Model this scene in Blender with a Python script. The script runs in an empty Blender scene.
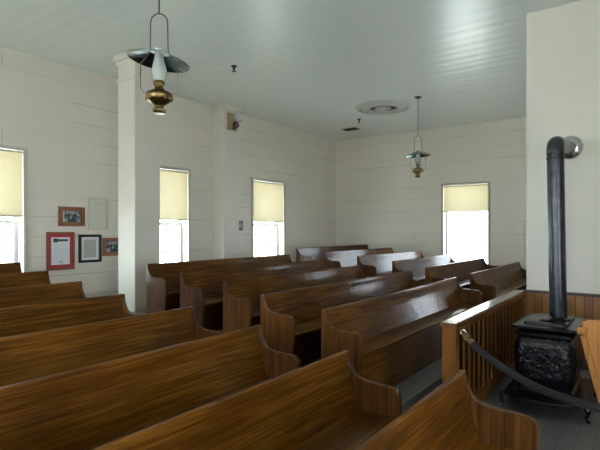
import bpy, bmesh, math, random
from mathutils import Vector, Matrix
random.seed(7)
C = bpy.context.scene.collection
PI = math.pi

# ------------------------------------------------------------------ materials
def mat(name):
    m = bpy.data.materials.new(name); m.use_nodes = True
    nt = m.node_tree; b = nt.nodes['Principled BSDF']
    return m, nt, b
def link(nt, a, ao, b, bi): nt.links.new(a.outputs[ao], b.inputs[bi])
def node(nt, t, **kw):
    n = nt.nodes.new(t)
    for k, v in kw.items(): setattr(n, k, v)
    return n
def ramp(nt, stops):
    r = nt.nodes.new('ShaderNodeValToRGB'); e = r.color_ramp.elements
    e[0].position, e[0].color = stops[0][0], (*stops[0][1], 1)
    e[1].position, e[1].color = stops[-1][0], (*stops[-1][1], 1)
    for p, c in stops[1:-1]:
        x = e.new(p); x.color = (*c, 1)
    return r
def plain(name, col, rough=0.5, metal=0.0, spec=0.5, coat=0.0, noise=0.0, nscale=20):
    m, nt, b = mat(name)
    b.inputs['Base Color'].default_value = (*col, 1)
    b.inputs['Roughness'].default_value = rough
    b.inputs['Metallic'].default_value = metal
    b.inputs['Specular IOR Level'].default_value = spec
    b.inputs['Coat Weight'].default_value = coat
    if noise:
        tc = node(nt, 'ShaderNodeTexCoord'); n = node(nt, 'ShaderNodeTexNoise')
        n.inputs['Scale'].default_value = nscale; n.inputs['Detail'].default_value = 4
        link(nt, tc, 'Object', n, 'Vector')
        r = ramp(nt, [(0.3, tuple(c*(1-noise) for c in col)), (0.7, tuple(min(1, c*(1+noise)) for c in col))])
        link(nt, n, 'Fac', r, 'Fac'); link(nt, r, 'Color', b, 'Base Color')
    return m
def wood(name, dark, mid, light, axis, rough=0.3, coat=0.5, vary=0.35, fine=1.0):
    """varnished board; grain runs along the given object axis"""
    m, nt, b = mat(name)
    tc = node(nt, 'ShaderNodeTexCoord'); oi = node(nt, 'ShaderNodeObjectInfo')
    off = node(nt, 'ShaderNodeVectorMath', operation='MULTIPLY'); off.inputs[1].default_value = (13.7, 9.1, 5.3)
    comb = node(nt, 'ShaderNodeCombineXYZ')
    for i in range(3): link(nt, oi, 'Random', comb, i)
    link(nt, comb, 'Vector', off, 0)
    add = node(nt, 'ShaderNodeVectorMath', operation='ADD')
    link(nt, tc, 'Object', add, 0); link(nt, off, 'Vector', add, 1)
    mp = node(nt, 'ShaderNodeMapping')
    s = [7.0*fine]*3; s['XYZ'.index(axis)] = 0.22
    mp.inputs['Scale'].default_value = s
    link(nt, add, 'Vector', mp, 'Vector')
    n1 = node(nt, 'ShaderNodeTexNoise'); n1.inputs['Scale'].default_value = 1.6; n1.inputs['Detail'].default_value = 5
    n1.inputs['Distortion'].default_value = 0.35
    link(nt, mp, 'Vector', n1, 'Vector')
    # ring figure: sine of a broad noise
    mul = node(nt, 'ShaderNodeMath', operation='MULTIPLY'); mul.inputs[1].default_value = 34
    link(nt, n1, 'Fac', mul, 0)
    sn = node(nt, 'ShaderNodeMath', operation='SINE'); link(nt, mul, 'Value', sn, 0)
    n2 = node(nt, 'ShaderNodeTexNoise'); n2.inputs['Scale'].default_value = 11; n2.inputs['Detail'].default_value = 6
    link(nt, mp, 'Vector', n2, 'Vector')
    a1 = node(nt, 'ShaderNodeMath', operation='MULTIPLY_ADD'); a1.inputs[1].default_value = 0.06
    link(nt, sn, 'Value', a1, 0); link(nt, n2, 'Fac', a1, 2)
    n3 = node(nt, 'ShaderNodeTexNoise'); n3.inputs['Scale'].default_value = 1.7; n3.inputs['Detail'].default_value = 3
    link(nt, add, 'Vector', n3, 'Vector')
    a2 = node(nt, 'ShaderNodeMath', operation='MULTIPLY_ADD'); a2.inputs[1].default_value = 0.65
    link(nt, n3, 'Fac', a2, 0); link(nt, a1, 'Value', a2, 2)
    a3 = node(nt, 'ShaderNodeMath', operation='MULTIPLY_ADD'); a3.inputs[1].default_value = vary*0.5
    link(nt, oi, 'Random', a3, 0); link(nt, a2, 'Value', a3, 2)
    sub = node(nt, 'ShaderNodeMath', operation='SUBTRACT'); sub.inputs[1].default_value = 0.38+vary*0.25
    link(nt, a3, 'Value', sub, 0)
    r = ramp(nt, [(0.12, dark), (0.45, mid), (0.85, light)])
    link(nt, sub, 'Value', r, 'Fac'); link(nt, r, 'Color', b, 'Base Color')
    bp = node(nt, 'ShaderNodeBump'); bp.inputs['Strength'].default_value = 0.12; bp.inputs['Distance'].default_value = 0.004
    bp2 = node(nt, 'ShaderNodeBump'); bp2.inputs['Strength'].default_value = 0.09; bp2.inputs['Distance'].default_value = 0.02
    n4 = node(nt, 'ShaderNodeTexNoise'); n4.inputs['Scale'].default_value = 7.0; n4.inputs['Detail'].default_value = 2
    link(nt, add, 'Vector', n4, 'Vector'); link(nt, n4, 'Fac', bp2, 'Height'); link(nt, bp2, 'Normal', bp, 'Normal')
    link(nt, n2, 'Fac', bp, 'Height'); link(nt, bp, 'Normal', b, 'Normal')
    link(nt, bp2, 'Normal', b, 'Coat Normal')
    b.inputs['Roughness'].default_value = rough; b.inputs['Specular IOR Level'].default_value = 0.08
    b.inputs['Coat Weight'].default_value = coat; b.inputs['Coat Roughness'].default_value = 0.135
    return m
PD, PM, PL = (0.030, 0.0095, 0.0010), (0.098, 0.0335, 0.0028), (0.23, 0.092, 0.0100)
M = {}
M['pew_long'] = wood('pew_wood_along', PD, PM, PL, 'Y', rough=0.5, coat=0.34)
M['pew_end'] = wood('pew_wood_upright', (0.032, 0.012, 0.004), (0.100, 0.038, 0.009), (0.19, 0.080, 0.020), 'Z', rough=0.5, coat=0.28)
M['rail_wood'] = wood('rail_wood', (0.075, 0.027, 0.006), (0.18, 0.070, 0.015), (0.30, 0.125, 0.03), 'Z', rough=0.5, coat=0.12, fine=2)
M['cap_wood'] = wood('rail_cap_wood', (0.06, 0.025, 0.01), (0.14, 0.06, 0.02), (0.22, 0.1, 0.035), 'Y', rough=0.22, coat=0.9)
M['chair_wood'] = wood('chair_wood', (0.30, 0.125, 0.035), (0.44, 0.19, 0.055), (0.56, 0.27, 0.09), 'Z', rough=0.3)
M['frame_wood'] = plain('frame_wood', (0.25, 0.10, 0.045), 0.4, noise=0.35, nscale=60)
M['black_frame'] = plain('black_frame', (0.018, 0.016, 0.016), 0.35)
M['pale_frame'] = plain('pale_frame', (0.60, 0.585, 0.46), 0.5)
M['red_mat'] = plain('red_mat', (0.42, 0.045, 0.06), 0.7)
M['paper'] = plain('paper', (0.70, 0.72, 0.74), 0.6)
M['cream_paper'] = plain('cream_paper', (0.62, 0.61, 0.55), 0.6)
M['grey_paper'] = plain('grey_paper', (0.40, 0.40, 0.36), 0.6, noise=0.25, nscale=90)
M['ink'] = plain('ink', (0.05, 0.05, 0.055), 0.6)
M['text_grey'] = plain('text_grey', (0.42, 0.43, 0.44), 0.6)
M['iron'] = plain('black_iron', (0.007, 0.008, 0.010), 0.24, metal=0.0, spec=0.42, coat=0.0)
M['pipe'] = plain('stove_pipe_steel', (0.06, 0.063, 0.075), 0.27, metal=0.75, noise=0.35, nscale=14)
M['chrome'] = plain('bright_tin', (0.72, 0.72, 0.70), 0.2, metal=1.0)
M['tin'] = plain('reflector_tin', (0.15, 0.19, 0.18), 0.22, metal=1.0, noise=0.3, nscale=9)
M['brass'] = plain('aged_brass', (0.27, 0.18, 0.08), 0.33, metal=1.0, noise=0.5, nscale=30)
M['wire'] = plain('dark_wire', (0.10, 0.095, 0.085), 0.4, metal=0.8)
M['brass_wire'] = plain('brass_wire', (0.35, 0.24, 0.15), 0.35, metal=1.0)
M['rope'] = plain('grey_velvet', (0.013, 0.012, 0.015), 0.9, noise=0.3, nscale=120)
M['dark_metal'] = plain('dark_metal', (0.03, 0.03, 0.03), 0.5)
M['grey_plastic'] = plain('grey_plastic', (0.10, 0.095, 0.09), 0.5)
M['light_plastic'] = plain('light_plastic', (0.45, 0.43, 0.40), 0.5)
M['trim'] = plain('trim_paint', (0.55, 0.53, 0.46), 0.4)
M['trim_tan'] = plain('trim_paint_tan', (0.46, 0.41, 0.31), 0.45)
M['sash'] = plain('sash_paint', (0.50, 0.53, 0.56), 0.4)
M['pillar'] = plain('pillar_paint', (0.70, 0.665, 0.60), 0.4)
M['white_wall'] = plain('white_plaster', (0.73, 0.705, 0.64), 0.5, noise=0.02, nscale=2)
M['plaster'] = plain('medallion_plaster', (0.55, 0.56, 0.52), 0.5)
M['sconce_tan'] = plain('sconce_tan', (0.42, 0.33, 0.18), 0.4)
M['sconce_red'] = plain('sconce_oil_red', (0.08, 0.022, 0.015), 0.2)
M['hidden_wall'] = plain('far_side_paint', (0.55, 0.54, 0.49), 0.5)

def board_wall():
    """painted horizontal boards: irregular hairline joints in world height"""
    m, nt, b = mat('painted_boards')
    geo = node(nt, 'ShaderNodeNewGeometry'); sep = node(nt, 'ShaderNodeSeparateXYZ')
    link(nt, geo, 'Position', sep, 'Vector')
    add = node(nt, 'ShaderNodeMath', operation='ADD'); link(nt, sep, 'X', add, 0); link(nt, sep, 'Y', add, 1)
    comb = node(nt, 'ShaderNodeCombineXYZ'); link(nt, add, 'Value', comb, 'X'); link(nt, sep, 'Z', comb, 'Y')
    br = node(nt, 'ShaderNodeTexBrick'); br.offset = 0.37; br.offset_frequency = 2
    br.inputs['Scale'].default_value = 1.0; br.inputs['Brick Width'].default_value = 4.3; br.inputs['Row Height'].default_value = 0.30
    br.inputs['Mortar Size'].default_value = 0.005; br.inputs['Mortar Smooth'].default_value = 0.3
    br.inputs['Color1'].default_value = (0.0, 0, 0, 1); br.inputs['Color2'].default_value = (1, 1, 1, 1); br.inputs['Mortar'].default_value = (0.5, 0.5, 0.5, 1)
    link(nt, comb, 'Vector', br, 'Vector')
    ns = node(nt, 'ShaderNodeTexNoise'); ns.inputs['Scale'].default_value = 0.55; ns.inputs['Detail'].default_value = 2
    mp = node(nt, 'ShaderNodeMapping'); mp.inputs['Scale'].default_value = (1, 7, 1)
    link(nt, comb, 'Vector', mp, 'Vector'); link(nt, mp, 'Vector', ns, 'Vector')
    gate = node(nt, 'ShaderNodeMapRange'); gate.inputs['From Min'].default_value = 0.42; gate.inputs['From Max'].default_value = 0.60
    link(nt, ns, 'Fac', gate, 'Value')
    fac = node(nt, 'ShaderNodeMath', operation='MULTIPLY'); link(nt, br, 'Fac', fac, 0); link(nt, gate, 'Result', fac, 1)
    tone = node(nt, 'ShaderNodeMix', data_type='RGBA'); tone.inputs['A'].default_value = (0.715, 0.665, 0.595, 1); tone.inputs['B'].default_value = (0.745, 0.685, 0.62, 1)
    link(nt, br, 'Color', tone, 'Factor')
    mx = node(nt, 'ShaderNodeMix', data_type='RGBA'); mx.inputs['B'].default_value = (0.30, 0.29, 0.25, 1)
    f2 = node(nt, 'ShaderNodeMath', operation='MULTIPLY'); f2.inputs[1].default_value = 0.75
    link(nt, fac, 'Value', f2, 0); link(nt, f2, 'Value', mx, 'Factor'); link(nt, tone, 'Result', mx, 'A')
    link(nt, mx, 'Result', b, 'Base Color')
    b.inputs['Roughness'].default_value = 0.38
    n2 = node(nt, 'ShaderNodeTexNoise'); n2.inputs['Scale'].default_value = 1.3
    mp2 = node(nt, 'ShaderNodeMapping'); mp2.inputs['Scale'].default_value = (0.6, 4, 1)
    link(nt, comb, 'Vector', mp2, 'Vector'); link(nt, mp2, 'Vector', n2, 'Vector')
    bp = node(nt, 'ShaderNodeBump'); bp.inputs['Strength'].default_value = 0.25; bp.inputs['Distance'].default_value = 0.03
    link(nt, n2, 'Fac', bp, 'Height'); link(nt, bp, 'Normal', b, 'Normal')
    return m
M['boards'] = board_wall()

def ceiling_mat():
    """glossy painted planks running across the room, slightly cupped"""
    m, nt, b = mat('ceiling_planks')
    geo = node(nt, 'ShaderNodeNewGeometry'); sep = node(nt, 'ShaderNodeSeparateXYZ'); link(nt, geo, 'Position', sep, 'Vector')
    ml = node(nt, 'ShaderNodeMath', operation='MULTIPLY'); ml.inputs[1].default_value = 2*PI/0.24; link(nt, sep, 'Y', ml, 0)
    sn = node(nt, 'ShaderNodeMath', operation='SINE'); link(nt, ml, 'Value', sn, 0)
    mp = node(nt, 'ShaderNodeMapping'); mp.inputs['Scale'].default_value = (0.35, 3.2, 1); link(nt, geo, 'Position', mp, 'Vector')
    n = node(nt, 'ShaderNodeTexNoise'); n.inputs['Scale'].default_value = 1.0; n.inputs['Detail'].default_value = 3; link(nt, mp, 'Vector', n, 'Vector')
    ad = node(nt, 'ShaderNodeMath', operation='MULTIPLY_ADD'); ad.inputs[1].default_value = 0.10; link(nt, sn, 'Value', ad, 0); link(nt, n, 'Fac', ad, 2)
    bp = node(nt, 'ShaderNodeBump'); bp.inputs['Strength'].default_value = 0.35; bp.inputs['Distance'].default_value = 0.03
    link(nt, ad, 'Value', bp, 'Height'); link(nt, bp, 'Normal', b, 'Normal')
    b.inputs['Base Color'].default_value = (0.80, 0.85, 0.835, 1)
    b.inputs['Roughness'].default_value = 0.30; b.inputs['Specular IOR Level'].default_value = 0.55
    return m
M['ceiling'] = ceiling_mat()

def floor_mat():
    m, nt, b = mat('grey_floor_boards')
    geo = node(nt, 'ShaderNodeNewGeometry')
    mp = node(nt, 'ShaderNodeMapping'); mp.inputs['Rotation'].default_value = (0, 0, PI/2); link(nt, geo, 'Position', mp, 'Vector')
    br = node(nt, 'ShaderNodeTexBrick'); br.inputs['Scale'].default_value = 1; br.inputs['Brick Width'].default_value = 3.2; br.inputs['Row Height'].default_value = 0.11
    br.inputs['Mortar Size'].default_value = 0.003
    br.inputs['Color1'].default_value = (0.125, 0.124, 0.116, 1); br.inputs['Color2'].default_value = (0.145, 0.142, 0.132, 1); br.inputs['Mortar'].default_value = (0.07, 0.07, 0.065, 1)
    link(nt, mp, 'Vector', br, 'Vector'); link(nt, br, 'Color', b, 'Base Color')
    b.inputs['Roughness'].default_value = 0.5
    return m
M['floor'] = floor_mat()

def wainscot_mat():
    m, nt, b = mat('stained_beadboard')
    geo = node(nt, 'ShaderNodeNewGeometry')
    mp = node(nt, 'ShaderNodeMapping'); mp.inputs['Rotation'].default_value = (PI/2, 0, 0); link(nt, geo, 'Position', mp, 'Vector')
    sep = node(nt, 'ShaderNodeSeparateXYZ'); link(nt, geo, 'Position', sep, 'Vector')
    comb = node(nt, 'ShaderNodeCombineXYZ'); link(nt, sep, 'Z', comb, 'X'); link(nt, sep, 'X', comb, 'Y')
    br = node(nt, 'ShaderNodeTexBrick'); br.inputs['Scale'].default_value = 1; br.inputs['Brick Width'].default_value = 5; br.inputs['Row Height'].default_value = 0.085
    br.inputs['Mortar Size'].default_value = 0.004
    br.inputs['Color1'].default_value = (0.21, 0.085, 0.018, 1); br.inputs['Color2'].default_value = (0.32, 0.14, 0.032, 1); br.inputs['Mortar'].default_value = (0.05, 0.02, 0.007, 1)
    link(nt, comb, 'Vector', br, 'Vector'); link(nt, br, 'Color', b, 'Base Color')
    b.inputs['Roughness'].default_value = 0.35
    return m
M['wainscot'] = wainscot_mat()
M['gap_shade'] = plain('rail_gap_shade', (0.022, 0.011, 0.006), 0.6, spec=0.2)  # near-black tone standing in for shade between the rail slats
M['wainscot_cap'] = plain('wainscot_cap', (0.055, 0.026, 0.012), 0.35)

def shade_mat():
    m, nt, b = mat('cream_shade_cloth')
    out = nt.nodes['Material Output']
    tr = node(nt, 'ShaderNodeBsdfTranslucent'); tr.inputs['Color'].default_value = (0.85, 0.73, 0.47, 1)
    df = node(nt, 'ShaderNodeBsdfDiffuse'); df.inputs['Color'].default_value = (0.70, 0.60, 0.36, 1)
    mx = node(nt, 'ShaderNodeMixShader'); mx.inputs['Fac'].default_value = 0.885
    link(nt, tr, 'BSDF', mx, 1); link(nt, df, 'BSDF', mx, 2); link(nt, mx, 'Shader', out, 'Surface')
    return m
M['shade'] = shade_mat()
def glass_mat(name, tint=(1, 1, 1), gl=0.08):
    m, nt, b = mat(name); out = nt.nodes['Material Output']
    t = node(nt, 'ShaderNodeBsdfTransparent'); t.inputs['Color'].default_value = (*tint, 1)
    g = node(nt, 'ShaderNodeBsdfGlossy'); g.inputs['Roughness'].default_value = 0.03
    mx = node(nt, 'ShaderNodeMixShader'); mx.inputs['Fac'].default_value = gl
    link(nt, t, 'BSDF', mx, 1); link(nt, g, 'BSDF', mx, 2); link(nt, mx, 'Shader', out, 'Surface')
    return m
M['glass'] = glass_mat('window_glass', (0.97, 0.985, 0.99), 0.05)
def frosted():
    m, nt, b = mat('milky_chimney_glass')
    b.inputs['Base Color'].default_value = (0.62, 0.66, 0.64, 1); b.inputs['Roughness'].default_value = 0.12
    b.inputs['Alpha'].default_value = 0.6
    return m
M['milk'] = frosted()
def photo_mat(name, a, bcol, sc):
    m, nt, b = mat(name)
    tc = node(nt, 'ShaderNodeTexCoord'); n = node(nt, 'ShaderNodeTexNoise'); n.inputs['Scale'].default_value = sc; n.inputs['Detail'].default_value = 3
    link(nt, tc, 'Object', n, 'Vector'); r = ramp(nt, [(0.42, a), (0.60, bcol)]); link(nt, n, 'Fac', r, 'Fac'); link(nt, r, 'Color', b, 'Base Color')
    b.inputs['Roughness'].default_value = 0.25
    return m
M['photo'] = photo_mat('old_photo', (0.03, 0.04, 0.055), (0.42, 0.46, 0.48), 16)
def iron_relief():
    m = plain('cast_iron_relief', (0.007, 0.008, 0.011), 0.22, spec=0.42, coat=0.0)
    nt = m.node_tree; b = nt.nodes['Principled BSDF']
    tc = node(nt, 'ShaderNodeTexCoord'); v = node(nt, 'ShaderNodeTexNoise'); v.inputs['Scale'].default_value = 17; v.inputs['Distortion'].default_value = 1.6
    link(nt, tc, 'Object', v, 'Vector')
    bp = node(nt, 'ShaderNodeBump'); bp.inputs['Strength'].default_value = 0.4; bp.inputs['Distance'].default_value = 0.03
    link(nt, v, 'Fac', bp, 'Height'); link(nt, bp, 'Normal', b, 'Normal')
    return m
M['iron_relief'] = iron_relief()
def pale_ground_mat():
    m, nt, b = mat('pale_outside_ground')
    tc = node(nt, 'ShaderNodeTexCoord'); n = node(nt, 'ShaderNodeTexNoise'); n.inputs['Scale'].default_value = 0.5; n.inputs['Detail'].default_value = 4
    link(nt, tc, 'Object', n, 'Vector'); r = ramp(nt, [(0.3, (0.47, 0.51, 0.47)), (0.7, (0.55, 0.585, 0.54))])
    link(nt, n, 'Fac', r, 'Fac'); link(nt, r, 'Color', b, 'Base Color'); b.inputs['Roughness'].default_value = 0.9
    return m
M['pale_ground'] = pale_ground_mat()

# ------------------------------------------------------------------ mesh helpers
def box(bm, x0, x1, y0, y1, z0, z1, bev=0.0):
    n0 = len(bm.verts)
    r = bmesh.ops.create_cube(bm, size=1.0)
    for v in r['verts']:
        v.co = Vector(((x0+x1)/2+v.co.x*(x1-x0), (y0+y1)/2+v.co.y*(y1-y0), (z0+z1)/2+v.co.z*(z1-z0)))
    if bev:
        es = list({e for v in r['verts'] for e in v.link_edges})
        bmesh.ops.bevel(bm, geom=es, offset=bev, segments=2, affect='EDGES', clamp_overlap=True)
def prism(bm, prof, axis, a, b):
    """extrude a closed 2D outline along axis from a to b; outline is given in the other two axes in order"""
    def mk(p, t):
        if axis == 'Y': return (p[0], t, p[1])
        if axis == 'X': return (t, p[0], p[1])
        return (p[0], p[1], t)
    v0 = [bm.verts.new(mk(p, a)) for p in prof]; v1 = [bm.verts.new(mk(p, b)) for p in prof]
    n = len(prof)
    bm.faces.new(v0); bm.faces.new(v1[::-1])
    for i in range(n): bm.faces.new((v0[i], v0[(i+1) % n], v1[(i+1) % n], v1[i]))
def lathe(bm, prof, cx=0, cy=0, seg=32, M4=None):
    rings = []
    for r, z in prof:
        ring = []
        for k in range(seg):
            a = 2*PI*k/seg; p = Vector((r*math.cos(a), r*math.sin(a), z))
            if M4: p = M4 @ p
            ring.append(bm.verts.new((p.x+cx, p.y+cy, p.z)))
        rings.append(ring)
    for i in range(len(rings)-1):
        for k in range(seg):
            bm.faces.new((rings[i][k], rings[i][(k+1) % seg], rings[i+1][(k+1) % seg], rings[i+1][k]))
    return rings
def tube(bm, pts, r, seg=10, cap=True):
    pts = [Vector(p) for p in pts]
    rad = r if isinstance(r, (list, tuple)) else [r]*len(pts)
    up = Vector((0, 0, 1)); rings = []; prev = None
    for i, p in enumerate(pts):
        t = (pts[min(i+1, len(pts)-1)]-pts[max(i-1, 0)]).normalized()
        if prev is None:
            a = up if abs(t.z) < 0.9 else Vector((1, 0, 0)); n = t.cross(a).normalized()
        else:
            n = (prev - t*prev.dot(t)).normalized()
        prev = n; bn = t.cross(n)
        rings.append([bm.verts.new(p+(n*math.cos(2*PI*k/seg)+bn*math.sin(2*PI*k/seg))*rad[i]) for k in range(seg)])
    for i in range(len(rings)-1):
        for k in range(seg): bm.faces.new((rings[i][k], rings[i][(k+1) % seg], rings[i+1][(k+1) % seg], rings[i+1][k]))
    if cap:
        bm.faces.new(rings[0][::-1]); bm.faces.new(rings[-1])
def finish(name, bm, m, parent=None, loc=None, smooth=False, bev=0.0):
    bmesh.ops.recalc_face_normals(bm, faces=bm.faces)
    me = bpy.data.meshes.new(name); bm.to_mesh(me); bm.free()
    me.materials.append(m)
    o = bpy.data.objects.new(name, me); C.objects.link(o)
    if loc: o.location = loc
    if parent: o.parent = parent
    if smooth:
        for p in me.polygons: p.use_smooth = True
        me.set_sharp_from_angle(angle=math.radians(40))
    if bev:
        md = o.modifiers.new('bevel', 'BEVEL'); md.width = bev; md.segments = 2; md.limit_method = 'ANGLE'; md.angle_limit = math.radians(50)
    return o
def bx(name, m, x0, x1, y0, y1, z0, z1, parent=None, bev=0.0):
    bm = bmesh.new(); box(bm, x0, x1, y0, y1, z0, z1, bev); return finish(name, bm, m, parent)
def tag(o, label, cat, group=None):
    o['label'] = label; o['category'] = cat
    if group: o['group'] = group
    return o
def thing(name, label, cat, loc=(0, 0, 0), group=None):
    o = bpy.data.objects.new(name, None); C.objects.link(o); o.location = loc; o.empty_display_size = 0.1
    return tag(o, label, cat, group)
def struct(o, label=None, cat=None):
    o['kind'] = 'structure'
    if label: o['label'] = label
    if cat: o['category'] = cat
    return o

# ------------------------------------------------------------------ the room
FZ = 0.04                     # front floor
CZ = 4.18                     # ceiling
WX, WT = -7.37, 0.30          # left wall face, thickness
BY = 12.0                     # back wall face
RX, FY = 3.2, -3.4            # unseen right and front walls
PX, PY = -1.193, 6.27         # partition corner by the stove
ROWX = [6.117, 5.361, 4.605, 3.849, 3.093, 2.337, 1.581, 0.835]
ROWZ = [0.425, 0.362, 0.299, 0.236, 0.173, 0.110, 0.04, 0.04]

bm = bmesh.new()
prof = [(RX, -0.3), (RX, FZ), (-(ROWX[6]+0.13), FZ)]
for i in (5, 4, 3, 2, 1):
    prof += [(-(ROWX[i+1]+0.13), ROWZ[i]), (-(ROWX[i]+0.13), ROWZ[i])]
prof += [(-(ROWX[1]+0.13), ROWZ[0]), (WX, ROWZ[0]), (WX, -0.3)]
prism(bm, prof, 'Y', FY, BY)
struct(finish('floor', bm, M['floor']), 'grey board floor rising in low steps under the pews', 'floor')
struct(bx('ceiling', M['ceiling'], WX-WT, RX+WT, FY-WT, BY+WT, CZ, CZ+0.25), 'glossy pale grey plank ceiling', 'ceiling')

def wall_with_holes(name, m, axis, face, thick, a0, a1, holes, z0=-0.3, z1=CZ):
    """solid wall slab with rectangular openings; axis 'X' = plane of constant x"""
    bm = bmesh.new()
    def b(u0, u1, w0, w1):
        if u1-u0 < 1e-4 or w1-w0 < 1e-4: return
        if axis == 'X': box(bm, min(face, face+thick), max(face, face+thick), u0, u1, w0, w1)
        else: box(bm, u0, u1, min(face, face+thick), max(face, face+thick), w0, w1)
    u = a0
    for (h0, h1, zb, zt) in sorted(holes):
        b(u, h0, z0, z1); b(h0, h1, z0, zb); b(h0, h1, zt, z1); u = h1
    b(u, a1, z0, z1)
    return struct(finish(name, bm, m))
SILL, HEAD = 0.62, 2.745
LW = [(2.22, 3.355), (5.31, 6.45), (8.378, 9.517)]
wl = wall_with_holes('wall_left', M['boards'], 'X', WX, -WT, FY-WT, BY+WT, [(a, b, SILL, HEAD) for a, b in LW] )
wl['label'] = 'cream painted board wall with three shaded windows'; wl['category'] = 'wall'
BW = (-4.207, -3.13)
BHID = [(0.05, 0.70)]
wb = wall_with_holes('wall_back', M['boards'], 'Y', BY, WT, WX, RX+WT, [(*BW, SILL, 2.71)] + [(a, b, 0.95, 1.65) for a, b in BHID])
wb['label'] = 'cream painted board wall at the back with one bright window'; wb['category'] = 'wall'
RW = [(-2.6, -1.4), (0.0, 1.2), (7.6, 8.4)]
wr = wall_with_holes('wall_right', M['hidden_wall'], 'X', RX, WT, FY-WT, BY, [(a, b, SILL, 2.71) for a, b in RW])
FW = [(-6.3, -5.2), (-3.2, -2.1), (-0.4, 0.7)]
wf = wall_with_holes('wall_front', M['hidden_wall'], 'Y', FY, -WT, WX, RX, [(a, b, SILL, 2.71) for a, b in FW])
# partition behind the stove
wp = struct(bx('wall_partition', M['white_wall'], PX, RX, PY, PY+0.22, -0.3, CZ), 'smooth white partition wall behind the stove', 'wall')
bm = bmesh.new(); box(bm, PX-0.012, RX, PY-0.02, PY, FZ, 0.86)
ws = struct(finish('trim_wainscot', bm, M['wainscot']), 'orange brown vertical board wainscot below the white partition', 'wainscot')
bx('cap', M['wainscot_cap'], PX-0.015, RX, PY-0.045, PY+0.0, 0.86, 0.893, ws, 0.006)
bx('base', M['wainscot_cap'], PX-0.012, RX, PY-0.035, PY-0.02, FZ, 0.16, ws)
# left wall / back wall baseboards and crown
struct(bx('baseboard_left', M['trim'], WX, WX+0.025, FY, BY, ROWZ[0], ROWZ[0]+0.16))
struct(bx('baseboard_back', M['trim'], WX+0.025, RX, BY-0.025, BY, -0.1, ROWZ[0]+0.16))

def pillar(name, x0, x1, y0, y1, z0, label, depthcap, open_left):
    bm = bmesh.new(); box(bm, x0, x1, y0, y1, z0, CZ-0.005, 0.006)
    p = finish(name, bm, M['pillar']); struct(p, label, 'pillar')
    xl = x0 - (depthcap if open_left else 0)
    bm = bmesh.new()
    for (e, a, b) in ((0.022, CZ-0.40, CZ-0.36), (0.02, CZ-0.16, CZ-0.10), (0.05, CZ-0.10, CZ-0.006)):
        box(bm, (x0-e if open_left else x0), x1+e, y0-e, y1+e, a, b, 0.004)
    finish('capital', bm, M['pillar'], p)
pillar('pillar', -6.39, -5.98, 4.25, 4.69, 0.2, 'square white pillar standing in the room beside the framed pictures', 0.05, True)
pillar('pillar', WX, -7.04, 7.11, 7.56, 0.3, 'square white pilaster against the left wall with a lamp near its top', 0.05, False)

# ------------------------------------------------------------------ windows
def window(name, axis, face, u0, u1, z0, z1, out, label, muntins=2, jamb=None, zm=1.70):
    """axis 'X': opening in a plane of constant x; out = +1/-1 outward direction. returns the window structure."""
    def B(bm, ua, ub, da, db, za, zb, bev=0.0):
        a, b = sorted((face+out*da, face+out*db))
        if axis == 'X': box(bm, a, b, ua, ub, za, zb, bev)
        else: box(bm, ua, ub, a, b, za, zb, bev)
    bm = bmesh.new(); cw = 0.055
    B(bm, u0-cw, u0, -0.022, 0.0, z0-0.02, z1+cw, 0.004); B(bm, u1, u1+cw, -0.022, 0.0, z0-0.02, z1+cw, 0.004); B(bm, u0, u1, -0.022, 0.0, z1, z1+cw, 0.004)
    w = finish(name, bm, M['trim_tan'] if jamb else M['trim']); struct(w, label, 'window')
    bm = bmesh.new(); B(bm, u0-cw-0.03, u1+cw+0.03, -0.07, 0.02, z0-0.055, z0-0.02, 0.006); B(bm, u0, u1, 0.0, 0.27, z0-0.02, z0+0.001)
    finish('window_sill', bm, M['trim'], w)
    bm = bmesh.new()
    t = 0.05
    for (za, zb, d) in ((z0, zm+0.03, 0.17), (zm, z1, 0.215)):
        B(bm, u0, u0+t, d, d+0.035, za, zb); B(bm, u1-t, u1, d, d+0.035, za, zb)
        B(bm, u0+t, u1-t, d, d+0.035, za, za+t); B(bm, u0+t, u1-t, d, d+0.035, zb-t*0.8, zb)
        for k in range(1, muntins+1):
            c = u0+t+(u1-u0-2*t)*k/(muntins+1); B(bm, c-0.011, c+0.011, d+0.008, d+0.028, za+t, zb-t*0.8)
        c = (za+zb)/2
        if muntins: B(bm, u0+t, u1-t, d+0.008, d+0.028, c-0.011, c+0.011)
    finish('window_sash', bm, M['sash'], w)
    bm = bmesh.new()
    B(bm, u0+t*0.5, u1-t*0.5, 0.186, 0.190, z0+0.02, zm+0.01); B(bm, u0+t*0.5, u1-t*0.5, 0.231, 0.235, zm+0.01, z1-0.02)
    finish('window_pane', bm, M['glass'], w)
    return w
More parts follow.
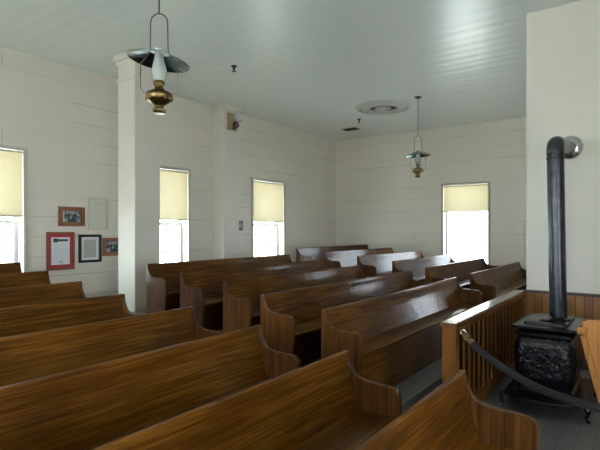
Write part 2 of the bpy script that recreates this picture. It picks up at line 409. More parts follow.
def shade(axis, face, u0, u1, z0, z1, out, label):
    t = thing('roller_shade', label, 'window shade', (face, (u0+u1)/2, z0) if axis == 'X' else ((u0+u1)/2, face, z0), 'cream roller shades')
    h = (u1-u0)/2; H = z1-z0
    # local frame: u along the wall, d outward
    def P(u, d, z): return (out*d, u, z) if axis == 'X' else (u, out*d, z)
    bm = bmesh.new(); n = 14
    rows = []
    for j in range(5):
        z = 0.012+(H-0.03)*j/4
        rows.append([bm.verts.new(P(-h+0.005+(2*h-0.010)*i/n, 0.006+0.003*math.sin(i*1.7+j*0.6), z)) for i in range(n+1)])
    for j in range(4):
        for i in range(n): bm.faces.new((rows[j][i], rows[j][i+1], rows[j+1][i+1], rows[j+1][i]))
    finish('shade_cloth', bm, M['shade'], t, smooth=True)
    bm = bmesh.new(); tube(bm, [P(-h+0.003, 0.012, H-0.016), P(h-0.003, 0.012, H-0.016)], 0.015, 12); finish('roller', bm, M['trim_tan'], t, smooth=True)
    bm = bmesh.new(); a, b = P(-h+0.005, -0.002, 0.0), P(h-0.005, 0.014, 0.022)
    box(bm, min(a[0], b[0]), max(a[0], b[0]), min(a[1], b[1]), max(a[1], b[1]), 0.0, 0.022); finish('hem_bar', bm, M['trim_tan'], t)
wl_lab = ['tall window at the left edge, left of the framed pictures', 'tall window between the freestanding pillar and the pilaster', 'tall window right of the pilaster, nearest the back corner']
sh_lab = ['cream roller shade half down at the left edge, beside the framed pictures', 'cream roller shade half down in the window just right of the freestanding pillar', 'cream roller shade half down in the window right of the pilaster']
for k, (a, b) in enumerate(LW):
    window('window_%d' % (k+1), 'X', WX, a, b, SILL, HEAD, -1, wl_lab[k])
    shade('X', WX, a, b, 1.79, HEAD-0.004, -1, sh_lab[k])
window('window_4', 'Y', BY, BW[0], BW[1], SILL, 2.71, 1, 'glaring bright window in the back wall', jamb=True, muntins=0, zm=2.10)
shade('Y', BY, BW[0], BW[1], 2.05, 2.706, 1, 'cream roller shade a third down in the glaring back wall window')

# ------------------------------------------------------------------ pews
PH, PDP = 0.79, 0.40
def end_profile():
    p = [(0.0, 0.0), (0.0, PH-0.004), (0.006, PH), (0.038, PH)]
    # swoop down to the arm
    for i in range(1, 13):
        t = i/12
        # cubic bezier
        b0, b1, b2, b3 = (0.038, PH), (0.058, 0.640), (0.120, 0.625), (0.215, 0.622)
        u = 1-t
        p.append(tuple(u**3*b0[k]+3*u*u*t*b1[k]+3*u*t*t*b2[k]+t**3*b3[k] for k in (0, 1)))
    p.append((0.30, 0.620)); 
    for i in range(0, 7):
        a = PI/2*(1-i/6); p.append((0.342+0.058*math.cos(a), 0.560+0.058*math.sin(a)))
    p += [(PDP, 0.40), (PDP-0.012, 0.30), (PDP-0.012, 0.0)]
    return p
def end_mesh(y):
    bm = bmesh.new(); prism(bm, end_profile(), 'Y', y, y+0.036); return bm
def back_profile():
    fr = [(0.125, 0.425), (0.100, 0.50), (0.077, 0.58), (0.060, 0.64), (0.050, 0.69), (0.045, 0.735), (0.043, 0.772)]
    top = [(0.039, 0.786), (0.028, 0.792), (0.013, 0.790), (0.006, 0.780)]
    bk = [(0.008, 0.74), (0.022, 0.66), (0.042, 0.58), (0.066, 0.50), (0.088, 0.425)]
    return fr+top+bk
def make_pew(L, label, group, kick=False):
    t = thing('church_pew', label, 'pew', (0, 0, 0), group)
    bm = bmesh.new(); prism(bm, back_profile(), 'Y', 0.036, L-0.036); finish('backrest', bm, M['pew_long'], t, smooth=True)
    bm = bmesh.new(); prism(bm, [(0.075, 0.400), (0.075, 0.428), (0.385, 0.444), (0.400, 0.438), (0.404, 0.426), (0.400, 0.414), (0.385, 0.410)], 'Y', 0.036, L-0.036)
    finish('seat', bm, M['pew_long'], t, smooth=True)
    for y in (0.0, L-0.036):
        finish('end_panel', end_mesh(y), M['pew_end'], t, bev=0.006)
    bx('seat_batten', M['pew_long'], 0.20, 0.23, 0.036, L-0.036, 0.33, 0.405, t)
    bm = bmesh.new(); prism(bm, [(0.10, 0.0), (0.10, 0.40), (0.36, 0.40), (0.33, 0.30), (0.33, 0.0)], 'Y', L/2-0.018, L/2+0.018); finish('centre_support', bm, M['pew_end'], t)
    bx('back_skirt', M['pew_long'], 0.070, 0.090, 0.036, L-0.036, 0.0, 0.43, t)
    if kick:
        bx('kick_panel', M['pew_long'], 0.365, 0.385, 0.036, L-0.036, 0.004, 0.412, t)
    return t
def copy_pew(p, label, group):
    r = p.copy(); C.objects.link(r); r['label'] = label; r['group'] = group
    for ch in list(p.children):
        c = ch.copy(); C.objects.link(c); c.parent = r
    return r
def place(p, row, y):
    p.location = (-ROWX[row]-0.02, y, ROWZ[row])
GN, GM, GF = 'pews of the near block', 'pews of the middle block', 'pews of the far block'
near_lab = ['near-block pew under the left-edge window, farthest from the camera, only its dark end showing',
            'second-farthest pew of the near left block, below the red-matted certificate',
            'near-block pew third from the left wall, its top passing below the black frame',
            'near-block pew fourth from the left wall, its end at the foot of the white pillar',
            'near-block pew fifth from the left wall, fourth from the camera, ending left of picture centre',
            'long near-block pew third from the camera, filling the lower left',
            'near-block pew second from the camera, its seat and curved arm showing at the bottom centre',
            'frontmost near-block pew at the bottom edge, its rounded arm beside the stove floor']
mid_lab = ['middle-block pew against the white pillar, farthest back, with grey worn end',
           'middle-block pew second from the pillar, brown curved end',
           'third of the five middle-block pews counted from the pillar, orange brown end',
           'middle-block pew next behind the front one, with dark gap under its seat',
           'front pew of the middle block, boarded below its seat, next to the slatted rail']
far_lab = ['farthest-back pew near the back corner, long dark top against the wall',
           'far-block pew second from the left wall, pale reflection on its back',
           'far-block pew third from the left wall with pale green shine',
           'far-block pew fourth from the left wall, shining pale, just left of the back window',
           'dark far-block pew below the back window, second from the front',
           'front pew of the far block, dark back beside the white partition']
N_Y = [2.75, 2.70, 2.65, 2.62, 2.76, 2.73, 2.71, 2.69]
N0 = None
for i in range(8):
    L = 3.1
    if N0 is None: N0 = p = make_pew(L, near_lab[i], GN)
    else: p = copy_pew(N0, near_lab[i], GN)
    place(p, i, N_Y[i]-L)
# middle block rows 1..5
Pl = [None, 3.99, 3.92, 3.89, 3.645, 3.586]
P0 = None
for i in (1, 2, 3):
    if P0 is None: P0 = p = make_pew(3.10, mid_lab[i-1], GM)
    else: p = copy_pew(P0, mid_lab[i-1], GM)
    place(p, i, Pl[i])
p = make_pew(3.63, mid_lab[3], GM); place(p, 4, Pl[4])
p = make_pew(3.62, mid_lab[4], GM, kick=True); place(p, 5, Pl[5])
Fl = [8.36, 8.26, 8.31, 8.27, 7.96, 7.94]
F0 = make_pew(3.18, far_lab[0], GF); place(F0, 0, Fl[0])
for i in (1, 2, 3): place(copy_pew(F0, far_lab[i], GF), i, Fl[i])
F4 = make_pew(3.54, far_lab[4], GF); place(F4, 4, Fl[4])
place(copy_pew(F4, far_lab[5], GF), 5, Fl[5])

# ------------------------------------------------------------------ rail
R0X, R1X = -1.31, -1.203
rl = thing('slatted_railing', 'wooden slatted railing with broad flat cap in front of the middle pews, beside the stove', 'railing', ((R0X+R1X)/2, 3.7, FZ))
def lb(name, m, x0, x1, y0, y1, z0, z1, bev=0.0):
    cx, cy, cz = (R0X+R1X)/2, 3.7, FZ
    return bx(name, m, x0-cx, x1-cx, y0-cy, y1-cy, z0-cz, z1-cz, rl, bev)
lb('post', M['rail_wood'], R0X, R1X, 3.70, 3.79, FZ, 0.845, 0.005)
lb('post', M['rail_wood'], R0X, R1X, 6.14, 6.222, FZ, 0.845, 0.005)
lb('rail_cap', M['cap_wood'], R0X-0.012, R1X+0.01, 3.688, 6.222, 0.845, 0.885, 0.008)
lb('bottom_rail', M['rail_wood'], R0X+0.03, R1X-0.015, 3.79, 6.14, FZ+0.03, FZ+0.12, 0.004)
lb('top_rail', M['rail_wood'], R0X+0.035, R1X-0.02, 3.79, 6.14, 0.795, 0.845, 0.004)
lb('back_panel', M['gap_shade'], R0X+0.030, R0X+0.040, 3.79, 6.14, FZ+0.12, 0.795)  # added dark sheet that paints the shade in the gaps between balusters
n = 16
for k in range(n):
    y = 3.79+(6.14-3.79)*(k+0.62)/(n+0.2)
    lb('baluster', M['rail_wood'], R1X-0.044, R1X-0.032, y-0.023, y+0.023, FZ+0.12, 0.795, 0.003)

# rope with hook
hook = Vector((R1X+0.03, 3.735, 0.83))
rp = thing('barrier_rope', 'dark grey velvet barrier rope clipped to the railing post, sagging past the stove', 'rope', hook)
A, Bv = Vector((0.07, -0.05, -0.05)), Vector((1.40, -0.98, -0.02))
pts = []
for k in range(31):
    t = k/30; q = A.lerp(Bv, t); q.z -= 0.178*4*t*(1-t); pts.append(q)
bm = bmesh.new(); tube(bm, pts, 0.024, 12); finish('rope_cord', bm, M['rope'], rp, smooth=True)
bm = bmesh.new(); tube(bm, [A+Vector((-0.028, 0.020, 0.030)), A, A+(pts[2]-pts[0])*0.5], 0.024, 12); finish('end_ferrule', bm, M['brass'], rp, smooth=True)
bm = bmesh.new(); ring = [Vector((0.022+0.028*math.cos(a), -0.016-0.02*math.cos(a), -0.012+0.024*math.sin(a))) for a in [2*PI*k/14 for k in range(15)]]
tube(bm, ring, 0.006, 8); tube(bm, [(-0.018, 0, 0), (0.008, -0.004, -0.004)], 0.008, 8); finish('hook', bm, M['chrome'], rp, smooth=True)
# post that carries the rope's other end
e = hook+Bv
st = thing('rope_post', 'slim dark rope post carrying the far end of the velvet rope', 'post', (e.x+0.045, e.y-0.05, FZ))
bm = bmesh.new(); lathe(bm, [(0.001, 0), (0.15, 0), (0.15, 0.012), (0.05, 0.03), (0.022, 0.05)], seg=28); finish('base', bm, M['dark_metal'], st, smooth=True)
bm = bmesh.new(); lathe(bm, [(0.022, 0.04), (0.022, 0.86), (0.035, 0.87), (0.035, 0.90), (0.018, 0.93), (0.001, 0.94)], seg=20); finish('pole', bm, M['dark_metal'], st, smooth=True)

# ------------------------------------------------------------------ stove
SX, SY = -0.748, 4.98
sv = thing('wood_stove', 'black cast iron box stove on curved legs with tall flue pipe', 'stove', (SX, SY, FZ))
def rrect(hx, hy, r, seg=5, bow=0.0):
    out = []
    for cx, cy, a0 in ((hx-r, hy-r, 0), (-(hx-r), hy-r, PI/2), (-(hx-r), -(hy-r), PI), (hx-r, -(hy-r), 1.5*PI)):
        for k in range(seg+1):
            a = a0+PI/2*k/seg; out.append((cx+r*math.cos(a), cy+r*math.sin(a)))
    return out
def loft(bm, secs, seg=5):
    """secs: (hx, hy, r, z)"""
    rings = [[bm.verts.new((x, y, z)) for x, y in rrect(hx, hy, r, seg)] for hx, hy, r, z in secs]
    n = len(rings[0])
    for i in range(len(rings)-1):
        for k in range(n): bm.faces.new((rings[i][k], rings[i][(k+1) % n], rings[i+1][(k+1) % n], rings[i+1][k]))
    bm.faces.new(rings[0][::-1]); bm.faces.new(rings[-1])
T = 0.72      # plate top, local
bm = bmesh.new()
loft(bm, [(0.20, 0.295, 0.05, 0.17), (0.215, 0.315, 0.06, 0.20), (0.235, 0.34, 0.07, 0.28), (0.246, 0.355, 0.07, 0.38), (0.248, 0.357, 0.07, 0.46), (0.24, 0.35, 0.065, 0.55), (0.215, 0.32, 0.05, 0.615), (0.205, 0.31, 0.045, 0.625)])
finish('stove_body', bm, M['iron_relief'], sv, smooth=True)
bm = bmesh.new()
loft(bm, [(0.205, 0.31, 0.04, 0.62), (0.235, 0.345, 0.04, 0.635), (0.235, 0.345, 0.04, 0.66), (0.20, 0.30, 0.04, 0.668)])
finish('collar', bm, M['iron'], sv, smooth=True)
bm = bmesh.new()
loft(bm, [(0.20, 0.30, 0.03, 0.665), (0.245, 0.375, 0.03, 0.69), (0.252, 0.385, 0.03, 0.70), (0.252, 0.385, 0.03, T-0.004), (0.245, 0.378, 0.03, T), (0.175, 0.27, 0.03, T), (0.17, 0.265, 0.03, T+0.022), (0.16, 0.255, 0.03, T+0.026)])
pl = finish('top_plate', bm, M['iron'], sv, smooth=True)
bm = bmesh.new(); lathe(bm, [(0.001, T+0.026), (0.062, T+0.026), (0.066, T+0.034), (0.05, T+0.042), (0.001, T+0.044)], -0.0, -0.15, 24); finish('cook_lid', bm, M['iron'], sv, smooth=True)
# bowed base plate (ash apron to the front)
bm = bmesh.new(); pr = []
for x, y in [(-0.30, 0.33), (-0.30, -0.38)]: pr.append((x, y))
for k in range(0, 13):
    a = PI+PI*k/12; pr.append((0.02+0.32*math.cos(a), -0.42+0.19*math.sin(a)))
pr += [(0.34, -0.38), (0.34, 0.33)]
prism(bm, pr, 'Z', 0.125, 0.155); finish('base_plate', bm, M['iron'], sv, bev=0.008)
bm = bmesh.new(); loft(bm, [(0.23, 0.325, 0.04, 0.155), (0.23, 0.325, 0.04, 0.17), (0.205, 0.30, 0.04, 0.185)]); finish('plinth', bm, M['iron'], sv, smooth=True)
for sx, sy in ((-1, -1), (1, -1), (-1, 1), (1, 1)):
    ox = 0.295*sx+(0.025 if sx > 0 else 0.0); oy = -0.46 if sy < 0 else 0.25
    if sy < 0: oy = -0.44
    d = Vector((sx*0.8, sy*0.6, 0)).normalized()
    prof = [(0.0, 0.135, 0.024), (0.022, 0.115, 0.024), (0.034, 0.09, 0.019), (0.026, 0.06, 0.014), (0.014, 0.038, 0.012), (0.022, 0.018, 0.013), (0.045, 0.010, 0.012)]
    bm = bmesh.new(); tube(bm, [Vector((ox, oy, z))+d*q for q, z, r in prof], [r for q, z, r in prof], 10)
    for v in bm.verts: v.co.z = max(v.co.z, 0.0)
    finish('leg', bm, M['iron'], sv, smooth=True)
# fire door, hinge, latch on the front face
bm = bmesh.new(); box(bm, -0.14, 0.14, -0.372, -0.33, 0.27, 0.54, 0.012)
dr = finish('fire_door', bm, M['iron_relief'], sv)
bm = bmesh.new(); tube(bm, [(0.11, -0.372, 0.41), (0.11, -0.40, 0.41)], 0.008, 8); lathe(bm, [(0.001, -0.018), (0.014, -0.01), (0.014, 0.01), (0.001, 0.018)], 0.11, -0.405, 12, Matrix.Translation((0, 0, 0.41))); finish('door_knob', bm, M['chrome'], dr, smooth=True)
# flue: vertical pipe, elbow, rising run to the wall
PXo, PYo, pr_ = 0.045, 0.0, 0.073
zel = 1.6+0.79-FZ       # elbow centre height, local
bm = bmesh.new()
path = [(PXo+0.026, PYo, T+0.02), (PXo+0.016, PYo, 1.2), (PXo, PYo, zel-0.10)]
tube(bm, path, pr_, 28, cap=False)
for z in (T+0.035, zel-0.13): lathe(bm, [(pr_, z-0.012), (pr_+0.006, z-0.006), (pr_+0.006, z+0.006), (pr_, z+0.012)], PXo+(0.025 if z < 1 else 0.001), PYo, 28)
fp = finish('flue_pipe', bm, M['pipe'], sv, smooth=True)
bm = bmesh.new(); lathe(bm, [(pr_, T+0.02), (pr_+0.03, T+0.03), (pr_+0.03, T+0.036), (pr_, T+0.05)], PXo+0.026, PYo, 28); finish('pipe_collar', bm, M['iron'], sv, smooth=True)
bm = bmesh.new(); fe = Vector((-0.735-SX, PY-SY-0.004, 2.535-FZ)); dirv = (fe-Vector((PXo, PYo, zel))).normalized()
ep = []
for k in range(9):
    t = k/8; a = Vector((PXo, PYo, zel-0.10)); b = Vector((PXo, PYo, zel+0.005)); c = Vector((PXo, PYo, zel))+dirv*0.11
    ep.append(a*(1-t)**2+b*2*t*(1-t)+c*t*t)
tube(bm, ep, pr_+0.003, 28, cap=False); finish('pipe_elbow', bm, M['pipe'], sv, smooth=True)
bm = bmesh.new(); tube(bm, [ep[-1]-dirv*0.02, fe-dirv*0.03], 0.068, 28, cap=False); finish('wall_pipe', bm, M['pipe'], sv, smooth=True)
bm = bmesh.new(); mm = Matrix.Translation(fe-Vector((0, 0.008, 0))) @ Matrix.Rotation(PI/2, 4, 'X')
lathe(bm, [(0.069, 0.05), (0.088, 0.045), (0.10, 0.035), (0.122, 0.022), (0.134, 0.010), (0.136, 0.002), (0.132, -0.006)], 0, 0, 32, mm); finish('flue_thimble', bm, M['chrome'], sv, smooth=True)

# ------------------------------------------------------------------ orange chair at the right edge
ch = thing('wooden_chair', 'orange brown wooden chair with slanted back, at the right edge beside the stove', 'chair', (-0.05, 4.02, FZ))
bm = bmesh.new()
def slab(bm, quad, y0, y1):
    prism(bm, quad, 'Y', y0, y1)
bp_ = [(-0.225, 0.36), (-0.30, 0.64), (-0.35, 0.84), (-0.348, 0.895), (-0.31, 0.915), (0.0, 0.925), (0.31, 0.915), (0.348, 0.895), (0.35, 0.84), (0.30, 0.64), (0.225, 0.36)]
slab(bm, bp_, 0.0, 0.028); finish('back_panel', bm, M['chair_wood'], ch, bev=0.006)
for s in (-1, 1):
    bm = bmesh.new(); slab(bm, [(s*0.11, 0.0), (s*0.15, 0.0), (s*0.25, 0.36), (s*0.358, 0.80), (s*0.315, 0.80), (s*0.21, 0.36)], -0.022, 0.0); finish('back_leg', bm, M['chair_wood'], ch, bev=0.005)
    bm = bmesh.new(); box(bm, s*0.235-0.02, s*0.235+0.02, 0.40, 0.44, 0.0, 0.73, 0.005); finish('front_leg', bm, M['chair_wood'], ch)
    bm = bmesh.new(); prism(bm, [(-0.04, 0.70), (-0.05, 0.725), (-0.02, 0.748), (0.05, 0.735), (0.20, 0.66), (0.46, 0.63), (0.46, 0.605), (0.18, 0.63), (0.05, 0.69)], 'X', s*0.345-0.03, s*0.345+0.03)
    for v in bm.verts: v.co.z += 0.115; v.co.x -= s*0.12*max(0, v.co.y)/0.46
    finish('armrest', bm, M['chair_wood'], ch, bev=0.006)
bm = bmesh.new(); prism(bm, [(-0.22, 0.029), (0.22, 0.029), (0.255, 0.44), (-0.255, 0.44)], 'Z', 0.41, 0.45); finish('seat', bm, M['chair_wood'], ch)

# ------------------------------------------------------------------ hanging oil lamps
def wire_arch(pts, r):
    bm = bmesh.new(); tube(bm, pts, r, 8); return bm
def lamp(x, y, zd, tilt, label, yaw):
    """zd = reflector disc height; local z 0 = foot of the lamp"""
    z0 = zd-0.43
    t = thing('hanging_oil_lamp', label, 'oil lamp', (x, y, z0), 'hanging oil lamps'); t.rotation_euler.z = yaw
    bm = bmesh.new()
    lathe(bm, [(0.001, 0.0), (0.045, 0.0), (0.058, 0.012), (0.056, 0.03), (0.036, 0.045), (0.034, 0.06), (0.062, 0.075), (0.094, 0.10), (0.109, 0.13), (0.108, 0.15), (0.098, 0.165), (0.07, 0.178), (0.045, 0.19), (0.034, 0.205), (0.034, 0.225), (0.001, 0.226)], seg=32)
    finish('brass_font', bm, M['brass'], t, smooth=True)
    bm = bmesh.new()
    for k in range(16):
        a = 2*PI*k/16; c = Vector((0.098*math.cos(a), 0.098*math.sin(a), 0.115))
        bmesh.ops.create_uvsphere(bm, u_segments=8, v_segments=6, radius=0.013, matrix=Matrix.Translation(c))
    finish('embossing', bm, M['brass'], t, smooth=True)
    bm = bmesh.new(); lathe(bm, [(0.030, 0.222), (0.046, 0.228), (0.046, 0.252), (0.040, 0.262), (0.030, 0.264), (0.001, 0.265)], seg=24); finish('burner', bm, M['brass'], t, smooth=True)
    bm = bmesh.new(); lathe(bm, [(0.038, 0.262), (0.048, 0.28), (0.060, 0.32), (0.061, 0.345), (0.052, 0.385), (0.040, 0.43), (0.034, 0.47), (0.033, 0.52)], seg=28); finish('glass_chimney', bm, M['milk'], t, smooth=True)
    bm = bmesh.new(); R = Matrix.Translation((0, 0, 0.43)) @ Matrix.Rotation(tilt, 4, 'Y')
    prof = [(0.075, 0.055), (0.11, 0.043), (0.18, 0.016), (0.235, -0.008), (0.245, -0.014), (0.246, -0.010), (0.236, -0.003), (0.18, 0.021), (0.11, 0.048), (0.076, 0.060), (0.075, 0.055)]
    lathe(bm, prof, 0, 0, 40, R); finish('tin_reflector', bm, M['tin'], t, smooth=True)
    # harp: narrow loop above, wider arms down to the font
    up = []
    for k in range(13):
        a = PI*k/12; up.append(Vector((0.068*math.cos(a), 0, 0.73+0.075*math.sin(a))))
    up = [Vector((0.150, 0, 0.29)), Vector((0.150, 0, 0.40)), Vector((0.073, 0, 0.50))] + up + [Vector((-0.073, 0, 0.50)), Vector((-0.150, 0, 0.40)), Vector((-0.150, 0, 0.29))]
    finish('harp', wire_arch(up, 0.0045), M['wire'], t, smooth=True)
    for s in (-1, 1):
        finish('font_bracket', wire_arch([(s*0.150, 0, 0.30), (s*0.150, 0, 0.22), (s*0.135, 0, 0.18), (s*0.10, 0, 0.145)], 0.0045), M['brass_wire'], t, smooth=True)
    top = CZ-z0
    bm = bmesh.new(); tube(bm, [(0, 0, 0.80), (0, 0, top-0.01)], 0.006, 8); finish('hanging_rod', bm, M['wire'], t, smooth=True)
    bm = bmesh.new(); lathe(bm, [(0.008, top-0.05), (0.02, top-0.03), (0.065, top-0.012), (0.068, top), (0.001, top)], seg=24); finish('ceiling_canopy', bm, M['dark_metal'], t, smooth=True)
cam_yaw = math.atan2(0.585, 0.811)
lamp(-3.20, 2.50, 2.965, math.radians(9), 'near hanging brass oil lamp with tilted tin reflector, in front of the pillar', cam_yaw)
lamp(-3.647, 8.969, 3.05, math.radians(-2), 'far hanging brass oil lamp on a long rod, near the back wall', cam_yaw)

# ------------------------------------------------------------------ small lamp on the pilaster
sc = thing('wall_oil_lamp', 'small oil lamp on a tan bracket high on the pilaster', 'wall lamp', (-7.039, 7.335, 3.66))
bx('back_plate', M['sconce_tan'], 0.0, 0.02, -0.125, 0.125, 0.0, 0.30, sc, 0.004)
bm = bmesh.new(); tube(bm, [(0.0, 0, 0.04), (0.06, 0, 0.02), (0.11, 0, 0.04)], 0.012, 8); finish('bracket', bm, M['dark_metal'], sc, smooth=True)
bm = bmesh.new(); lathe(bm, [(0.001, 0.04), (0.045, 0.045), (0.058, 0.08), (0.05, 0.12), (0.025, 0.14), (0.02, 0.16)], 0.10, 0, 20); finish('oil_font', bm, M['sconce_red'], sc, smooth=True)
bm = bmesh.new(); lathe(bm, [(0.022, 0.15), (0.045, 0.19), (0.045, 0.22), (0.028, 0.28), (0.024, 0.33)], 0.10, 0, 20); finish('glass_chimney', bm, M['milk'], sc, smooth=True)
bm = bmesh.new(); tube(bm, [(0.10, 0.02, 0.155), (0.12, 0.09, 0.16), (0.13, 0.12, 0.19)], 0.008, 8); finish('wick_knob', bm, M['brass'], sc, smooth=True)

sc.scale = (1.2, 1.2, 1.2)

# ------------------------------------------------------------------ framed pictures on the left wall (y0, y1, z0, z1)
def picture(name, label, cat, y0, y1, z0, z1, bw, fm, inner, depth=0.025):
    t = thing(name, label, cat, (WX+0.001, (y0+y1)/2, z0), 'framed pictures on the left wall')
    w, h = (y1-y0)/2, z1-z0
    bm = bmesh.new()
    box(bm, 0, depth, -w, -w+bw, 0, h, 0.003); box(bm, 0, depth, w-bw, w, 0, h, 0.003)
    box(bm, 0, depth, -w+bw, w-bw, 0, bw, 0.003); box(bm, 0, depth, -w+bw, w-bw, h-bw, h, 0.003)
    finish('frame', bm, fm, t)
    d = 0.006
    for nm, m, a0, a1, b0, b1 in inner:
        bx(nm, m, 0.001, d, -w+a0*2*w, -w+a1*2*w, b0*h, b1*h, t); d += 0.0015
    return t
ctext = [('writing_line', M['text_grey'], 0.36, 0.64, 0.66-0.045*k, 0.668-0.045*k) for k in range(5)]
picture('framed_photo', 'small brown-framed old photograph above the red certificate', 'framed photo', 3.866, 4.291, 1.66, 1.962, 0.065, M['frame_wood'],
        [('mount', M['cream_paper'], 0.14, 0.86, 0.14, 0.86), ('photo_print', M['photo'], 0.23, 0.84, 0.20, 0.80)])
picture('framed_certificate', 'pale cream-framed certificate, the tallest and palest, above the black frame', 'framed certificate', 4.356, 4.704, 1.60, 2.135, 0.035, M['pale_frame'],
        [('mount', M['cream_paper'], 0.08, 0.92, 0.06, 0.94), ('inner_border', M['pale_frame'], 0.16, 0.84, 0.12, 0.88), ('document', M['cream_paper'], 0.19, 0.81, 0.14, 0.86), ('heading_line', M['text_grey'], 0.30, 0.70, 0.77, 0.79)])
picture('framed_certificate', 'certificate with bright red mat in a brown frame, leftmost of the lower row', 'framed certificate', 3.683, 4.121, 0.985, 1.57, 0.028, M['frame_wood'],
        [('mat_board', M['red_mat'], 0.05, 0.95, 0.04, 0.96), ('document', M['paper'], 0.17, 0.83, 0.14, 0.86), ('heading_band', M['ink'], 0.40, 0.76, 0.75, 0.81),
         ('heading_emblem', M['ink'], 0.24, 0.40, 0.725, 0.83), ('seal', M['text_grey'], 0.45, 0.56, 0.19, 0.24)] + [('writing_line', M['text_grey'], 0.27, 0.73, 0.66-0.06*k, 0.666-0.06*k) for k in range(5)])
picture('framed_document', 'black-framed grey document with white mat, right of the red certificate', 'framed document', 4.19, 4.585, 1.075, 1.527, 0.042, M['black_frame'],
        [('mount', M['paper'], 0.09, 0.91, 0.08, 0.92), ('document', M['grey_paper'], 0.24, 0.76, 0.18, 0.82), ('writing_line', M['text_grey'], 0.35, 0.66, 0.72, 0.735)])
picture('framed_photo', 'small brown-framed photograph partly hidden behind the pillar', 'framed photo', 4.609, 5.018, 1.165, 1.47, 0.065, M['frame_wood'],
        [('mount', M['cream_paper'], 0.14, 0.86, 0.14, 0.86), ('photo_print', M['photo'], 0.17, 0.84, 0.18, 0.82)])
# switch plate
sw = tag(bx('switch_plate', M['grey_plastic'], WX, WX+0.012, 7.86, 8.03, 1.59, 1.80, None, 0.003), 'small grey double switch plate on the wall beside the third window', 'switch')
for y in (7.90, 7.95): bx('toggle', M['light_plastic'], WX+0.012, WX+0.022, y, y+0.035, 1.64, 1.75, sw, 0.003)

# ------------------------------------------------------------------ ceiling fittings
md = thing('ceiling_vent', 'round ringed vent rosette in the ceiling near the far lamp', 'ceiling vent', (-4.54, 9.27, CZ))
bm = bmesh.new(); lathe(bm, [(0.295, -0.004), (0.30, -0.05), (0.335, -0.06), (0.36, -0.03), (0.43, -0.016), (0.47, -0.014), (0.50, -0.042), (0.54, -0.038), (0.58, -0.001)], seg=48); finish('outer_ring', bm, M['plaster'], md, smooth=True)
bm = bmesh.new(); lathe(bm, [(0.001, -0.004), (0.30, -0.004)], seg=40); finish('opening', bm, M['dark_metal'], md)  # flat dark disc, painted as the shade inside the vent recess
bm = bmesh.new(); lathe(bm, [(0.15, -0.006), (0.175, -0.04), (0.15, -0.05), (0.08, -0.036), (0.001, -0.034)], seg=40); finish('vent_cone', bm, M['plaster'], md, smooth=True)
def sprinkler(x, y, label):
    t = thing('ceiling_sprinkler', label, 'sprinkler', (x, y, CZ), 'ceiling sprinklers')
    bm = bmesh.new(); lathe(bm, [(0.001, 0.0), (0.045, 0.0), (0.045, -0.012), (0.018, -0.016), (0.018, -0.06), (0.001, -0.061)], seg=16); finish('pipe_stub', bm, M['dark_metal'], t, smooth=True)
    bm = bmesh.new(); lathe(bm, [(0.001, -0.085), (0.03, -0.085), (0.032, -0.09), (0.001, -0.092)], seg=16); tube(bm, [(0.016, 0, -0.055), (0.020, 0, -0.07), (0.004, 0, -0.087)], 0.004, 6); tube(bm, [(-0.016, 0, -0.055), (-0.020, 0, -0.07), (-0.004, 0, -0.087)], 0.004, 6)
    finish('deflector', bm, M['dark_metal'], t, smooth=True)
sprinkler(-5.306, 5.58, 'small dark sprinkler on the ceiling right of the near lamp')
sprinkler(-5.483, 9.945, 'small dark sprinkler on the ceiling left of the vent rosette')
gv = thing('air_grille', 'small flat dark grille in the ceiling by the back corner', 'air grille', (-6.19, 10.81, CZ))
bx('grille_frame', M['grey_plastic'], -0.20, 0.20, -0.13, 0.13, -0.012, 0.0, gv, 0.003)
bm = bmesh.new()
for k in range(7): box(bm, -0.17, 0.17, -0.11+k*0.034, -0.095+k*0.034, -0.018, -0.011)
finish('slats', bm, M['dark_metal'], gv)

# ------------------------------------------------------------------ outside
struct(bx('ground', M['pale_ground'], -80, 60, -60, 90, -0.75, -0.6), 'sunlit pale ground outside the windows', 'ground')  # ground colour made pale to bounce more light up to the ceiling

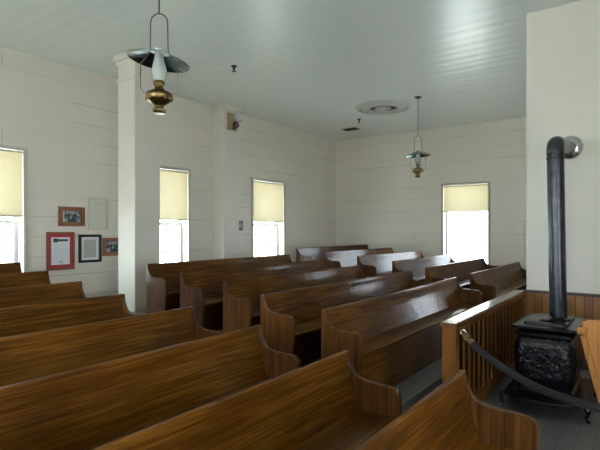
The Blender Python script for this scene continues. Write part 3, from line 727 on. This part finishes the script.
# ------------------------------------------------------------------ light
W = bpy.data.worlds.new('sky'); bpy.context.scene.world = W; W.use_nodes = True
nt = W.node_tree; bg = nt.nodes['Background']
bg.inputs['Color'].default_value = (0.80, 0.90, 1.0, 1); bg.inputs['Strength'].default_value = 13.0
def area(name, loc, dirv, sx, sy, e, col=(1, 1, 1), portal=False):
    l = bpy.data.lights.new(name, 'AREA'); l.shape = 'RECTANGLE'; l.size = sx; l.size_y = sy; l.energy = e; l.color = col
    if portal: l.cycles.is_portal = True
    o = bpy.data.objects.new(name, l); C.objects.link(o); o.location = loc
    o.rotation_euler = Vector(dirv).to_track_quat('-Z', 'Y').to_euler()
    return o
for a, b in LW: area('daylight_portal', (WX-WT-0.02, (a+b)/2, (SILL+HEAD)/2), (1, 0, 0), b-a, HEAD-SILL, 1, portal=True)
area('daylight_portal', (sum(BW)/2, BY+WT+0.02, 1.85), (0, -1, 0), BW[1]-BW[0], 1.75, 1, portal=True)
DAY = (0.93, 0.97, 1.0)
for a, b in RW: area('daylight_portal', (RX+WT+0.02, (a+b)/2, 1.67), (-1, 0, 0), b-a, 2.1, 1, portal=True)
for a, b in FW: area('daylight_portal', ((a+b)/2, FY-WT-0.02, 1.67), (0, 1, 0), b-a, 2.1, 1, portal=True)
for a, b in BHID: area('daylight_portal', ((a+b)/2, BY+WT+0.02, 1.30), (0, -1, 0), b-a, 0.72, 1, portal=True)
s = bpy.data.lights.new('sun', 'SUN'); s.energy = 52.0; s.angle = 0.01; s.color = (1, 0.97, 0.94)
so = bpy.data.objects.new('sun', s); C.objects.link(so); so.rotation_euler = Vector((-0.45, 0.40, -0.85)).to_track_quat('-Z', 'Y').to_euler()

# ------------------------------------------------------------------ camera
cd = bpy.data.cameras.new('camera'); co = bpy.data.objects.new('camera', cd); C.objects.link(co)
cd.sensor_width = 36; cd.sensor_fit = 'HORIZONTAL'; cd.lens = 485*36/600; cd.shift_y = 5/600; cd.clip_start = 0.02
co.location = (0, 0, 1.6)
co.rotation_euler = (PI/2, 0, cam_yaw)
S = bpy.context.scene; S.camera = co
S.view_settings.view_transform = 'Standard'; S.view_settings.look = 'None'; S.view_settings.gamma = 1; S.view_settings.use_curve_mapping = False
S.view_settings.exposure = 0.06
S.cycles.caustics_reflective = False; S.cycles.max_bounces = 10; S.cycles.diffuse_bounces = 6; S.cycles.transparent_max_bounces = 12
